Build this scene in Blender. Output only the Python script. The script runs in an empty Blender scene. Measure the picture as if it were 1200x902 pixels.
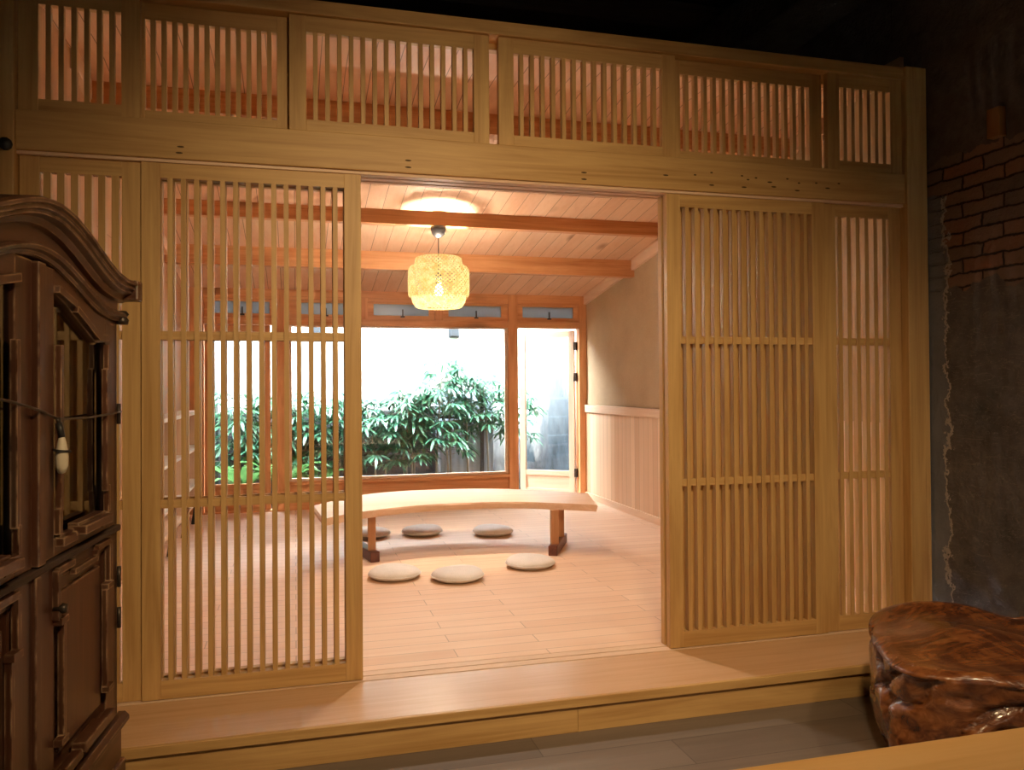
import bpy, bmesh, math, random
from mathutils import Vector, Matrix, noise
random.seed(7)
S = bpy.context.scene
COL = S.collection
PI = math.pi
R = math.radians

# ------------------------------------------------------------------ helpers
class MB:
    """collects shapes in world (or local) coordinates; build() links them as ONE mesh object"""
    def __init__(s): s.v = []; s.f = []; s.sm = []
    def add(s, vs, fs, smooth=False):
        b = len(s.v); s.v += [tuple(p) for p in vs]
        for f in fs: s.f.append(tuple(b + i for i in f)); s.sm.append(smooth)
    def box(s, x0, x1, y0, y1, z0, z1):
        s.add([(x0,y0,z0),(x1,y0,z0),(x1,y1,z0),(x0,y1,z0),(x0,y0,z1),(x1,y0,z1),(x1,y1,z1),(x0,y1,z1)],
              [(0,3,2,1),(4,5,6,7),(0,1,5,4),(1,2,6,5),(2,3,7,6),(3,0,4,7)]); return s
    def prism(s, poly, axis, a, b):
        """poly: list of 2-D points; axis 'x' -> (y,z), 'y' -> (x,z), 'z' -> (x,y)"""
        def p3(p, t):
            return {'x': (t, p[0], p[1]), 'y': (p[0], t, p[1]), 'z': (p[0], p[1], t)}[axis]
        n = len(poly)
        vs = [p3(p, a) for p in poly] + [p3(p, b) for p in poly]
        s.add(vs, [tuple(range(n))[::-1], tuple(range(n, 2*n))] + [(i, (i+1) % n, n+(i+1) % n, n+i) for i in range(n)]); return s
    def bar(s, p, q, w, d, up=(0,0,1)):
        """rectangular bar from p to q"""
        p, q = Vector(p), Vector(q); t = (q-p).normalized(); u = Vector(up)
        if abs(t.dot(u)) > .95: u = Vector((1,0,0))
        a = t.cross(u).normalized()*w/2; b = a.cross(t).normalized()*d/2
        s.add([p-a-b, p+a-b, p+a+b, p-a+b, q-a-b, q+a-b, q+a+b, q-a+b],
              [(0,3,2,1),(4,5,6,7),(0,1,5,4),(1,2,6,5),(2,3,7,6),(3,0,4,7)]); return s
    def tube(s, pts, r, n=8):
        pts = [Vector(p) for p in pts]; vs = []; m = len(pts)
        for i, p in enumerate(pts):
            t = (pts[min(i+1, m-1)] - pts[max(i-1, 0)]).normalized()
            u = Vector((0,0,1)) if abs(t.z) < .9 else Vector((1,0,0))
            a = t.cross(u).normalized(); b = a.cross(t)
            rr = r[i] if isinstance(r, (list, tuple)) else r
            for k in range(n):
                an = 2*PI*k/n; vs.append(p + a*rr*math.cos(an) + b*rr*math.sin(an))
        fs = [(i*n+k, i*n+(k+1) % n, (i+1)*n+(k+1) % n, (i+1)*n+k) for i in range(m-1) for k in range(n)]
        fs += [tuple(range(n))[::-1], tuple((m-1)*n+k for k in range(n))]
        s.add(vs, fs, True); return s
    def lathe(s, prof, c, n=40, close=False, smooth=True):
        vs = []; m = len(prof)
        for r, z in prof:
            for k in range(n):
                an = 2*PI*k/n; vs.append((c[0]+r*math.cos(an), c[1]+r*math.sin(an), c[2]+z))
        fs = [(i*n+k, i*n+(k+1) % n, (i+1)*n+(k+1) % n, (i+1)*n+k) for i in range(m-1) for k in range(n)]
        if close: fs += [tuple(range(n))[::-1], tuple((m-1)*n+k for k in range(n))]
        s.add(vs, fs, smooth); return s
    def sweep(s, prof, path, closed_ends=True):
        """prof: list of (out, up) ; path: list of (s, z) in the local plane of a cabinet front: x=s, y=out, z"""
        n = len(prof); vs = []; m = len(path)
        for (a, z) in path:
            for (o, u) in prof: vs.append((a, o, z+u))
        fs = [(i*n+k, i*n+(k+1) % n, (i+1)*n+(k+1) % n, (i+1)*n+k) for i in range(m-1) for k in range(n)]
        if closed_ends: fs += [tuple(range(n))[::-1], tuple((m-1)*n+k for k in range(n))]
        s.add(vs, fs); return s
    def build(s, name, mat, parent=None, bevel=0, org=None, segs=2):
        me = bpy.data.meshes.new(name)
        o0 = Vector(org) if org is not None else (parent.get('_org') and Vector(parent['_org'][:]) if parent else None)
        vs = [Vector(p)-o0 for p in s.v] if o0 else s.v
        me.from_pydata(vs, [], s.f); me.update()
        me.polygons.foreach_set('use_smooth', s.sm)
        bm = bmesh.new(); bm.from_mesh(me); bmesh.ops.recalc_face_normals(bm, faces=bm.faces); bm.to_mesh(me); bm.free()
        me.materials.append(mat)
        o = bpy.data.objects.new(name, me); COL.objects.link(o)
        if parent: o.parent = parent
        elif org is not None: o.location = org
        if bevel:
            md = o.modifiers.new('bevel', 'BEVEL'); md.width = bevel; md.segments = segs; md.limit_method = 'ANGLE'; md.angle_limit = R(40)
        return o

def tag(o, label=None, cat=None, group=None, kind=None):
    if label: o['label'] = label
    if cat: o['category'] = cat
    if group: o['group'] = group
    if kind: o['kind'] = kind
    return o
def thing(name, label, cat, loc=(0,0,0), group=None, rz=0, world=True):
    """Empty at the thing's base; its parts are given in world coordinates when world is true"""
    o = bpy.data.objects.new(name, None); COL.objects.link(o); o.location = loc; o.rotation_euler = (0,0,rz)
    o.empty_display_size = .1
    ORG[o.name] = tuple(loc) if world else None
    return tag(o, label, cat, group)
ORG = {}
def part(mb, name, mat, parent, bevel=0, segs=2):
    """adds a part (or sub-part: parent is itself a mesh part) - coordinates relative to the thing's base"""
    root = parent
    while root.parent: root = root.parent
    og = ORG.get(root.name)
    if og: mb.v = [tuple(Vector(p)-Vector(og)) for p in mb.v]
    return mb.build(name, mat, parent, bevel, segs=segs)
def single(mb, name, mat, label, cat, org, group=None, bevel=0):
    o = mb.build(name, mat, None, bevel, org=org); return tag(o, label, cat, group)
def struct(mb, name, mat, bevel=0, parent=None):
    o = mb.build(name, mat, parent, bevel)
    if not parent: o['kind'] = 'structure'
    return o
def sroot(name, mb, mat, bevel=0): return struct(mb, name, mat, bevel)

# ------------------------------------------------------------------ materials
def newmat(name):
    m = bpy.data.materials.new(name); m.use_nodes = True; nt = m.node_tree; nt.nodes.clear()
    out = nt.nodes.new('ShaderNodeOutputMaterial')
    return m, nt, out
def N(nt, t, **kw):
    n = nt.nodes.new(t)
    for k, v in kw.items(): setattr(n, k, v)
    return n
def L(nt, a, b): nt.links.new(a, b)
def ramp(nt, fac, stops):
    r = N(nt, 'ShaderNodeValToRGB'); e = r.color_ramp.elements
    e[0].position, e[0].color = stops[0][0], (*stops[0][1], 1)
    e[1].position, e[1].color = stops[-1][0], (*stops[-1][1], 1)
    for p, c in stops[1:-1]:
        x = e.new(p); x.color = (*c, 1)
    L(nt, fac, r.inputs[0]); return r.outputs[0]
def mix(nt, fac, a, b, mode='MIX'):
    m = N(nt, 'ShaderNodeMix', data_type='RGBA', blend_type=mode)
    for sock, v in ((m.inputs[0], fac), (m.inputs[6], a), (m.inputs[7], b)):
        if hasattr(v, 'default_value') or hasattr(v, 'links'): L(nt, v, sock)
        else: sock.default_value = v if not isinstance(v, tuple) else (*v, 1)
    return m.outputs[2]
def math_(nt, op, a, b=None):
    m = N(nt, 'ShaderNodeMath', operation=op)
    for i, v in enumerate((a, b)):
        if v is None: continue
        if hasattr(v, 'links'): L(nt, v, m.inputs[i])
        else: m.inputs[i].default_value = v
    return m.outputs[0]
def bsdf(nt, out, col, rough=.5, **kw):
    b = N(nt, 'ShaderNodeBsdfPrincipled')
    if hasattr(col, 'links'): L(nt, col, b.inputs['Base Color'])
    else: b.inputs['Base Color'].default_value = (*col, 1)
    if hasattr(rough, 'links'): L(nt, rough, b.inputs['Roughness'])
    else: b.inputs['Roughness'].default_value = rough
    for k, v in kw.items():
        b.inputs[k.replace('_', ' ')].default_value = v
    L(nt, b.outputs[0], out.inputs[0]); return b
def noise_t(nt, vec, scale, detail=4, rough=.55, dist=0):
    n = N(nt, 'ShaderNodeTexNoise'); n.inputs['Scale'].default_value = scale; n.inputs['Detail'].default_value = detail
    n.inputs['Roughness'].default_value = rough; n.inputs['Distortion'].default_value = dist
    L(nt, vec, n.inputs['Vector']); return n.outputs[0]
def mapping(nt, vec, sc=(1,1,1), loc=(0,0,0)):
    m = N(nt, 'ShaderNodeMapping'); L(nt, vec, m.inputs['Vector']); m.inputs['Scale'].default_value = sc; m.inputs['Location'].default_value = loc
    return m.outputs[0]
def bump(nt, h, b, strength=.2, dist=.01):
    n = N(nt, 'ShaderNodeBump'); n.inputs['Strength'].default_value = strength; n.inputs['Distance'].default_value = dist
    L(nt, h, n.inputs['Height']); L(nt, n.outputs[0], b.inputs['Normal'])
def sepxyz(nt, v):
    s = N(nt, 'ShaderNodeSeparateXYZ'); L(nt, v, s.inputs[0]); return s.outputs
def comb(nt, x=0., y=0., z=0.):
    c = N(nt, 'ShaderNodeCombineXYZ')
    for i, v in enumerate((x, y, z)):
        if hasattr(v, 'links'): L(nt, v, c.inputs[i])
        else: c.inputs[i].default_value = v
    return c.outputs[0]

def wood(name, light, dark, axis='z', rough=.45, knots=0., planks=None, vary=.35, coat=0., knotcol=None, gscale=1., seam=.55, worn_lit_edge=None):
    """grain runs along axis; planks = (long axis, cross axis, length, width)"""
    m, nt, out = newmat(name)
    tc = N(nt, 'ShaderNodeTexCoord').outputs['Object']
    oi = N(nt, 'ShaderNodeObjectInfo').outputs['Random']
    off = math_(nt, 'MULTIPLY', oi, 37.)
    base = N(nt, 'ShaderNodeVectorMath', operation='ADD'); L(nt, tc, base.inputs[0]); L(nt, comb(nt, off, off, off), base.inputs[1])
    vec = base.outputs[0]; seamfac = None; tone = None
    if planks:
        la, ca, ln, wd = planks; x = sepxyz(nt, tc); ix = 'xyz'.index
        b = N(nt, 'ShaderNodeTexBrick'); b.offset = .37; b.offset_frequency = 2
        b.inputs['Scale'].default_value = 1; b.inputs['Brick Width'].default_value = ln; b.inputs['Row Height'].default_value = wd
        b.inputs['Mortar Size'].default_value = .0022; b.inputs['Mortar Smooth'].default_value = .1
        b.inputs['Color1'].default_value = (0,0,0,1); b.inputs['Color2'].default_value = (1,1,1,1); b.inputs['Mortar'].default_value = (.5,.5,.5,1)
        L(nt, comb(nt, x[ix(la)], x[ix(ca)], 0.), b.inputs['Vector'])
        tone = b.outputs['Color']; seamfac = b.outputs['Fac']
        t5 = math_(nt, 'MULTIPLY', tone, 19.)
        b2 = N(nt, 'ShaderNodeVectorMath', operation='ADD'); L(nt, vec, b2.inputs[0]); L(nt, comb(nt, t5, t5, t5), b2.inputs[1]); vec = b2.outputs[0]
    sc = [1,1,1]; sc['xyz'.index(axis)] = .07
    g1 = noise_t(nt, mapping(nt, vec, [s*14*gscale for s in sc]), 1., 4, .6, 1.2)
    sc2 = [1,1,1]; sc2['xyz'.index(axis)] = .02
    g2 = noise_t(nt, mapping(nt, vec, [s*90*gscale for s in sc2]), 1., 3, .6, .3)
    g3 = noise_t(nt, vec, 1.3, 2)
    f = math_(nt, 'ADD', math_(nt, 'MULTIPLY', g1, .6), math_(nt, 'ADD', math_(nt, 'MULTIPLY', g2, .25), math_(nt, 'MULTIPLY', g3, .15)))
    col = ramp(nt, f, [(.36, dark), (.52, tuple(a*.6+b*.4 for a, b in zip(light, dark))), (.66, light)])
    if tone is not None:
        col = mix(nt, vary, col, ramp(nt, tone, [(0, dark), (.5, tuple((a+b)/2 for a, b in zip(light, dark))), (1, light)]))
    if knots:
        v = N(nt, 'ShaderNodeTexVoronoi'); v.inputs['Scale'].default_value = knots
        sk = [1,1,1]; sk['xyz'.index(axis)] = .45
        L(nt, mapping(nt, vec, sk), v.inputs['Vector'])
        k = N(nt, 'ShaderNodeMapRange'); L(nt, v.outputs['Distance'], k.inputs[0])
        k.inputs[1].default_value = .04; k.inputs[2].default_value = .13; k.inputs[3].default_value = .85; k.inputs[4].default_value = 0
        # only some cells carry a knot
        has = math_(nt, 'GREATER_THAN', sepxyz(nt, v.outputs['Color'])[0], .5)
        col = mix(nt, math_(nt, 'MULTIPLY', k.outputs[0], has), col, knotcol or tuple(c*.25 for c in dark))
    if seamfac is not None:
        col = mix(nt, math_(nt, 'MULTIPLY', seamfac, seam), col, tuple(c*.35 for c in dark))
    if worn_lit_edge:  # pale edges: wear, plus light caught by the mouldings put into the colour
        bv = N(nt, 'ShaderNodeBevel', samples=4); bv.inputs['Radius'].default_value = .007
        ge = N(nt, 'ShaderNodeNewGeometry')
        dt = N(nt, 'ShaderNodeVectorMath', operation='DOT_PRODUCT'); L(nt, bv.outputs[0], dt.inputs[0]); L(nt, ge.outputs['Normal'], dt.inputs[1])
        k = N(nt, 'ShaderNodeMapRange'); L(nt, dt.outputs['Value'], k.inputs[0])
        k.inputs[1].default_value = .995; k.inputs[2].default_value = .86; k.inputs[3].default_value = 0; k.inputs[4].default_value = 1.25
        col = mix(nt, math_(nt, 'MULTIPLY', k.outputs[0], ramp(nt, noise_t(nt, tc, 16., 3), [(.4, (0,0,0)), (.62, (1,1,1))])), col, worn_lit_edge)
    b = bsdf(nt, out, col, rough, Coat_Weight=coat, Coat_Roughness=.15)
    bump(nt, f, b, .12, .004)
    return m
def plain(name, col, rough=.5, **kw):
    m, nt, out = newmat(name)
    tc = N(nt, 'ShaderNodeTexCoord').outputs['Object']
    c = mix(nt, noise_t(nt, tc, 12., 3), tuple(x*.85 for x in col), tuple(min(1, x*1.1) for x in col))
    bsdf(nt, out, c, rough, **kw); return m
def thin_glass(name, tint=(1,1,1), refl=1.0, rough=0.02):
    m, nt, out = newmat(name)
    t = N(nt, 'ShaderNodeBsdfTransparent'); t.inputs[0].default_value = (*tint, 1)
    g = N(nt, 'ShaderNodeBsdfGlossy'); g.inputs['Roughness'].default_value = rough
    fr = N(nt, 'ShaderNodeFresnel'); fr.inputs[0].default_value = 1.5
    mx = N(nt, 'ShaderNodeMixShader'); L(nt, math_(nt, 'MULTIPLY', fr.outputs[0], refl), mx.inputs[0])
    L(nt, t.outputs[0], mx.inputs[1]); L(nt, g.outputs[0], mx.inputs[2]); L(nt, mx.outputs[0], out.inputs[0]); return m

# facade timber (pale tan hinoki / camphor), inner pine, garden side fir, etc.
T_L, T_D = (.65,.41,.17), (.42,.228,.075)
M = {}
for ax in 'xyz':
    M['tan_'+ax] = wood('tan_timber_'+ax, T_L, T_D, ax, .5)
    M['fir_'+ax] = wood('reddish_fir_'+ax, (.72,.37,.165), (.48,.185,.06), ax, .5, knots=1.6)
    M['pale_'+ax] = wood('pale_pine_'+ax, (.80,.60,.44), (.68,.45,.30), ax, .5, knots=1.3)
    M['dark_'+ax] = wood('dark_old_timber_'+ax, (.055,.030,.020), (.022,.011,.008), ax, .7)
    M['arm_'+ax] = wood('dark_walnut_'+ax, (.105,.038,.018), (.034,.011,.006), ax, .36, gscale=.8, coat=.15, worn_lit_edge=(.50,.32,.19))
M['beam'] = wood('tan_beam_timber', T_L, T_D, 'x', .5, knots=1.0, knotcol=(.10,.05,.02))
M['floor'] = wood('inner_floor_boards', (.88,.655,.49), (.75,.50,.34), 'x', .55, planks=('x','y',1.05,.105), vary=.45)
M['step'] = wood('step_boards', (.70,.46,.29), (.58,.34,.18), 'x', .32, coat=.2, knots=.9, knotcol=(.35,.14,.05))
M['ceil'] = wood('ceiling_boards', (.84,.60,.43), (.68,.40,.24), 'y', .55, planks=('y','x',2.6,.118), vary=.5, seam=.85, knots=2.2, knotcol=(.25,.09,.03))
M['wains'] = wood('wainscot_boards', (.82,.60,.42), (.58,.33,.18), 'z', .5, planks=('z','y',3.1,.092), vary=.8)
M['leftboards'] = wood('orange_wall_boards', (.60,.36,.18), (.46,.23,.095), 'z', .55, planks=('z','y',3.1,.11), vary=.4)
M['lowfloor'] = wood('grey_brown_floor_planks', (.20,.160,.135), (.10,.077,.065), 'x', .5, planks=('x','y',1.3,.19), vary=.6, coat=.05)
M['slab'] = wood('pale_slab_wood', (.80,.56,.39), (.68,.42,.26), 'x', .4, coat=.1)
M['slabedge'] = M['slab']
M['desk'] = wood('honey_table_wood', (.70,.43,.18), (.58,.32,.11), 'x', .3, coat=.3, gscale=.7)
M['footdark'] = wood('dark_red_brown_wood', (.16,.05,.028), (.07,.02,.012), 'y', .4)
M['leg'] = wood('mid_brown_leg_wood', (.52,.27,.13), (.36,.16,.07), 'z', .45)
M['metal'] = plain('dark_bronze_metal', (.06,.045,.035), .4, Metallic=.6)
M['black'] = plain('black_metal', (.018,.016,.016), .45)
M['greybox'] = plain('grey_fixture', (.035,.045,.055), .5)
M['white'] = plain('white_painted', (.82,.80,.77), .5)
M['glass'] = thin_glass('window_glass')
M['cabglass'] = thin_glass('cabinet_glass', (.80,.80,.78), 1.5, .03)

def m_plaster():
    m, nt, out = newmat('tan_clay_plaster'); tc = N(nt, 'ShaderNodeTexCoord').outputs['Object']
    f = noise_t(nt, tc, 2.5, 4); f2 = noise_t(nt, tc, 120., 2)
    col = ramp(nt, math_(nt, 'ADD', math_(nt, 'MULTIPLY', f, .6), math_(nt, 'MULTIPLY', f2, .4)), [(.35, (.40,.285,.165)), (.65, (.50,.365,.22))])
    b = bsdf(nt, out, col, .9); bump(nt, f2, b, .25, .003); return m
M['plaster'] = m_plaster()

def m_frost():
    m, nt, out = newmat('frosted_transom_glass'); tc = N(nt, 'ShaderNodeTexCoord').outputs['Object']
    col = mix(nt, noise_t(nt, tc, 3., 2), (.24,.265,.28), (.32,.345,.36))
    d = N(nt, 'ShaderNodeBsdfTranslucent'); L(nt, col, d.inputs[0])
    g = bsdf(nt, out, col, .25)
    mx = N(nt, 'ShaderNodeMixShader'); mx.inputs[0].default_value = .72; L(nt, d.outputs[0], mx.inputs[1]); L(nt, g.outputs[0], mx.inputs[2]); L(nt, mx.outputs[0], out.inputs[0]); return m
M['frost'] = m_frost()

def m_oldwall():
    """rough brick, bare render and a torn strip of blue-grey paint beside the timber post (object y, z coordinates)"""
    m, nt, out = newmat('bare_brick_and_render'); tc = N(nt, 'ShaderNodeTexCoord').outputs['Object']
    x, y, z = sepxyz(nt, tc)
    n1 = noise_t(nt, tc, 3., 5); n2 = noise_t(nt, tc, 14., 5, .65); n3 = noise_t(nt, tc, 60., 3)
    wob = math_(nt, 'MULTIPLY', math_(nt, 'SUBTRACT', n2, .5), .03)
    bt = N(nt, 'ShaderNodeTexBrick'); bt.offset = .5
    bt.inputs['Scale'].default_value = 1; bt.inputs['Brick Width'].default_value = .22; bt.inputs['Row Height'].default_value = .063
    bt.inputs['Mortar Size'].default_value = .006; bt.inputs['Mortar Smooth'].default_value = .6; bt.inputs['Bias'].default_value = 0
    bt.inputs['Color1'].default_value = (0,0,0,1); bt.inputs['Color2'].default_value = (1,1,1,1)
    L(nt, comb(nt, math_(nt, 'ADD', y, wob), math_(nt, 'ADD', z, wob), 0.), bt.inputs['Vector'])
    brick = ramp(nt, math_(nt, 'ADD', math_(nt, 'MULTIPLY', bt.outputs['Color'], .6), math_(nt, 'MULTIPLY', n2, .4)),
                 [(.15, (.13,.108,.10)), (.45, (.20,.138,.118)), (.62, (.24,.15,.12)), (.80, (.25,.125,.085)), (.92, (.50,.17,.07))])
    brick = mix(nt, bt.outputs['Fac'], brick, (.03,.022,.02))
    grey = ramp(nt, math_(nt, 'ADD', math_(nt, 'MULTIPLY', n1, .5), math_(nt, 'MULTIPLY', n2, .5)), [(.32, (.058,.053,.056)), (.5, (.115,.104,.106)), (.7, (.18,.162,.16))])
    # pale trowel scratches
    w = noise_t(nt, mapping(nt, tc, (1, 3.5, 14)), 1.6, 3, .5, 2.5)
    sc = N(nt, 'ShaderNodeMapRange'); L(nt, math_(nt, 'ABSOLUTE', math_(nt, 'SUBTRACT', w, .5)), sc.inputs[0])
    sc.inputs[1].default_value = 0; sc.inputs[2].default_value = .012; sc.inputs[3].default_value = .5; sc.inputs[4].default_value = 0
    grey = mix(nt, sc.outputs[0], grey, (.32,.27,.24))
    edge = math_(nt, 'MULTIPLY', math_(nt, 'SUBTRACT', n1, .5), .35)
    up = math_(nt, 'GREATER_THAN', math_(nt, 'ADD', z, edge), 1.60)
    dn = math_(nt, 'LESS_THAN', math_(nt, 'ADD', z, edge), 2.16)
    bmask = math_(nt, 'MULTIPLY', up, dn)
    col = mix(nt, bmask, grey, brick)
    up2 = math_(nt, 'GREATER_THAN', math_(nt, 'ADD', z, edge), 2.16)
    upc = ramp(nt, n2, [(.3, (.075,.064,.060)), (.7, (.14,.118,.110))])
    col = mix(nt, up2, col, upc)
    # paint strip
    e2 = math_(nt, 'MULTIPLY', math_(nt, 'SUBTRACT', noise_t(nt, mapping(nt, tc, (1,1,1)), 9., 5, .7), .5), .22)
    yy = math_(nt, 'ADD', y, e2)
    zz = math_(nt, 'MULTIPLY', math_(nt, 'LESS_THAN', math_(nt, 'ADD', z, e2), 2.02), math_(nt, 'GREATER_THAN', math_(nt, 'ADD', z, e2), -.2))
    st = math_(nt, 'MULTIPLY', math_(nt, 'GREATER_THAN', yy, 3.075), zz)
    st0 = math_(nt, 'MULTIPLY', math_(nt, 'GREATER_THAN', yy, 3.058), zz)
    col = mix(nt, st0, col, (.42,.38,.36))
    col = mix(nt, st, col, ramp(nt, n1, [(.35, (.13,.14,.17)), (.65, (.21,.215,.25))]))
    b = bsdf(nt, out, col, .85)
    h = math_(nt, 'ADD', math_(nt, 'MULTIPLY', n2, .7), math_(nt, 'SUBTRACT', math_(nt, 'MULTIPLY', n3, .2), math_(nt, 'MULTIPLY', math_(nt, 'MULTIPLY', bt.outputs['Fac'], bmask), .7)))
    bump(nt, math_(nt, 'ADD', h, math_(nt, 'MULTIPLY', st, .4)), b, .9, .02); return m
M['oldwall'] = m_oldwall()

def m_garden():
    m, nt, out = newmat('weathered_white_garden_wall'); tc = N(nt, 'ShaderNodeTexCoord').outputs['Object']
    x, y, z = sepxyz(nt, tc)
    n1 = noise_t(nt, mapping(nt, tc, (1,1,.35)), 2.2, 5, .65); n2 = noise_t(nt, mapping(nt, tc, (3,3,.6)), 2., 5, .7)
    base = ramp(nt, n2, [(.3, (.74,.76,.76)), (.6, (.86,.87,.86))])
    # damp stains rise from the ground and run down from the top in streaks
    s = math_(nt, 'SUBTRACT', math_(nt, 'MULTIPLY', n1, 1.9), math_(nt, 'MULTIPLY', z, .42))
    k = N(nt, 'ShaderNodeMapRange'); L(nt, s, k.inputs[0]); k.inputs[1].default_value = .42; k.inputs[2].default_value = .95; k.inputs[3].default_value = 0; k.inputs[4].default_value = 1
    stain = ramp(nt, n2, [(.3, (.010,.018,.026)), (.7, (.085,.115,.14))])
    # one wide streak seen through the open door
    d = math_(nt, 'ABSOLUTE', math_(nt, 'SUBTRACT', math_(nt, 'ADD', x, math_(nt, 'MULTIPLY', math_(nt, 'SUBTRACT', n2, .5), .5)), 3.20))
    wdt = math_(nt, 'SUBTRACT', .36, math_(nt, 'MULTIPLY', z, .10))
    k2 = N(nt, 'ShaderNodeMapRange'); L(nt, math_(nt, 'SUBTRACT', wdt, d), k2.inputs[0]); k2.inputs[1].default_value = -.04; k2.inputs[2].default_value = .16; k2.inputs[3].default_value = 0; k2.inputs[4].default_value = .9
    col = mix(nt, k.outputs[0], base, stain)
    green = math_(nt, 'GREATER_THAN', math_(nt, 'ADD', z, n1), 1.85)
    col = mix(nt, k2.outputs[0], col, mix(nt, green, stain, (.045,.10,.04)))
    b = bsdf(nt, out, col, .9); bump(nt, n2, b, .4, .02); return m
M['garden'] = m_garden()

def m_leaf(name, c0, c1, c2):
    m, nt, out = newmat(name); tc = N(nt, 'ShaderNodeTexCoord').outputs['Object']
    col = ramp(nt, noise_t(nt, tc, 7., 3), [(.3, c0), (.5, c1), (.7, c2)])
    b = bsdf(nt, out, col, .3)
    t = N(nt, 'ShaderNodeBsdfTranslucent'); L(nt, col, t.inputs[0])
    mx = N(nt, 'ShaderNodeMixShader'); mx.inputs[0].default_value = .22; L(nt, b.outputs[0], mx.inputs[1]); L(nt, t.outputs[0], mx.inputs[2]); L(nt, mx.outputs[0], out.inputs[0]); return m
M['leaf'] = m_leaf('fan_leaf_green', (.018,.080,.05), (.055,.19,.11), (.16,.34,.20))
M['leaf2'] = m_leaf('strap_leaf_green', (.03,.10,.03), (.07,.19,.055), (.14,.29,.10))
M['pipe'] = plain('grey_white_pipe', (.22,.23,.24), .5)
M['cane'] = plain('pale_cane', (.30,.29,.24), .6)
M['fence'] = wood('weathered_grey_boards', (.085,.088,.098), (.035,.036,.042), 'z', .8, planks=('z','x',3.,.13), vary=.6)
M['zinc'] = plain('blue_grey_sheet', (.42,.50,.60), .5)
M['soil'] = plain('dark_soil', (.05,.04,.03), .95)

def m_cushion():
    m, nt, out = newmat('oatmeal_linen'); tc = N(nt, 'ShaderNodeTexCoord').outputs['Object']
    w = noise_t(nt, tc, 260., 2); n = noise_t(nt, tc, 5., 3)
    col = ramp(nt, math_(nt, 'ADD', math_(nt, 'MULTIPLY', w, .5), math_(nt, 'MULTIPLY', n, .5)), [(.35, (.70,.66,.63)), (.65, (.86,.83,.80))])
    b = bsdf(nt, out, col, .95); bump(nt, w, b, .3, .002); return m
M['linen'] = m_cushion()

def m_shade(dk_=.026, em=.75):
    """woven bamboo lit from inside: light passes between the strips, the strips glow"""
    m, nt, out = newmat('woven_bamboo_lit'); tc = N(nt, 'ShaderNodeTexCoord').outputs['Object']
    x, y, z = sepxyz(nt, tc)
    an = math_(nt, 'ARCTAN2', y, x)
    a1 = math_(nt, 'SINE', math_(nt, 'ADD', math_(nt, 'MULTIPLY', an, 42.), math_(nt, 'MULTIPLY', z, 235.)))
    a2 = math_(nt, 'SINE', math_(nt, 'SUBTRACT', math_(nt, 'MULTIPLY', an, 42.), math_(nt, 'MULTIPLY', z, 235.)))
    w = math_(nt, 'MAXIMUM', a1, a2)
    hole = math_(nt, 'LESS_THAN', math_(nt, 'ADD', w, math_(nt, 'MULTIPLY', math_(nt, 'SUBTRACT', noise_t(nt, tc, 30., 2), .5), .8)), .12)
    col = ramp(nt, noise_t(nt, tc, 26., 3), [(.35, (.80,.48,.13)), (.65, (1.0,.76,.34))])
    dcol = mix(nt, 1., col, (dk_, dk_, dk_), 'MULTIPLY')
    e = N(nt, 'ShaderNodeEmission'); L(nt, col, e.inputs[0]); e.inputs[1].default_value = em
    d = N(nt, 'ShaderNodeBsdfDiffuse'); L(nt, dcol, d.inputs[0])
    t = N(nt, 'ShaderNodeBsdfTranslucent'); L(nt, dcol, t.inputs[0])
    m1 = N(nt, 'ShaderNodeMixShader'); m1.inputs[0].default_value = .5; L(nt, d.outputs[0], m1.inputs[1]); L(nt, t.outputs[0], m1.inputs[2])
    a = N(nt, 'ShaderNodeAddShader'); L(nt, m1.outputs[0], a.inputs[0]); L(nt, e.outputs[0], a.inputs[1])
    tr = N(nt, 'ShaderNodeBsdfTransparent')
    mx = N(nt, 'ShaderNodeMixShader'); L(nt, hole, mx.inputs[0]); L(nt, a.outputs[0], mx.inputs[1]); L(nt, tr.outputs[0], mx.inputs[2])
    L(nt, mx.outputs[0], out.inputs[0]); return m
M['shade'] = m_shade()
M['bowl'] = m_shade(.05, 1.1)
def m_emit(name, col, st):
    m, nt, out = newmat(name); e = N(nt, 'ShaderNodeEmission'); e.inputs[0].default_value = (*col, 1); e.inputs[1].default_value = st
    L(nt, e.outputs[0], out.inputs[0]); return m
M['bulb'] = m_emit('lit_bulb', (1,.86,.62), 12)

def m_root():
    m, nt, out = newmat('varnished_root_wood'); tc = N(nt, 'ShaderNodeTexCoord').outputs['Object']
    n = noise_t(nt, tc, 2.6, 4, .55, 1.5)
    rings = math_(nt, 'SINE', math_(nt, 'MULTIPLY', n, 34.))
    g = noise_t(nt, mapping(nt, tc, (5, 22, 22)), 1.4, 4, .6, 1.)
    f = math_(nt, 'ADD', math_(nt, 'MULTIPLY', rings, .12), g)
    col = ramp(nt, f, [(.25, (.07,.020,.008)), (.45, (.16,.050,.016)), (.6, (.23,.078,.024)), (.8, (.33,.125,.04))])
    dk = ramp(nt, noise_t(nt, tc, 4.2, 5, .7), [(.52, (1,1,1)), (.68, (.10,.06,.05))])
    col = mix(nt, .6, col, dk, 'MULTIPLY')
    b = bsdf(nt, out, col, .25, Coat_Weight=.9, Coat_Roughness=.12); bump(nt, f, b, .45, .012); return m
M['root'] = m_root()

# ------------------------------------------------------------------ setting: floors, walls, ceilings
YF = 3.2                       # front plane of the sliding doors
XL, XR = -.95, 2.88            # inner room
YB = 7.75                      # window wall
ZLOW = -.13
def zc(y): return min(2.64, 3.237 - .153*y)

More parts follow.
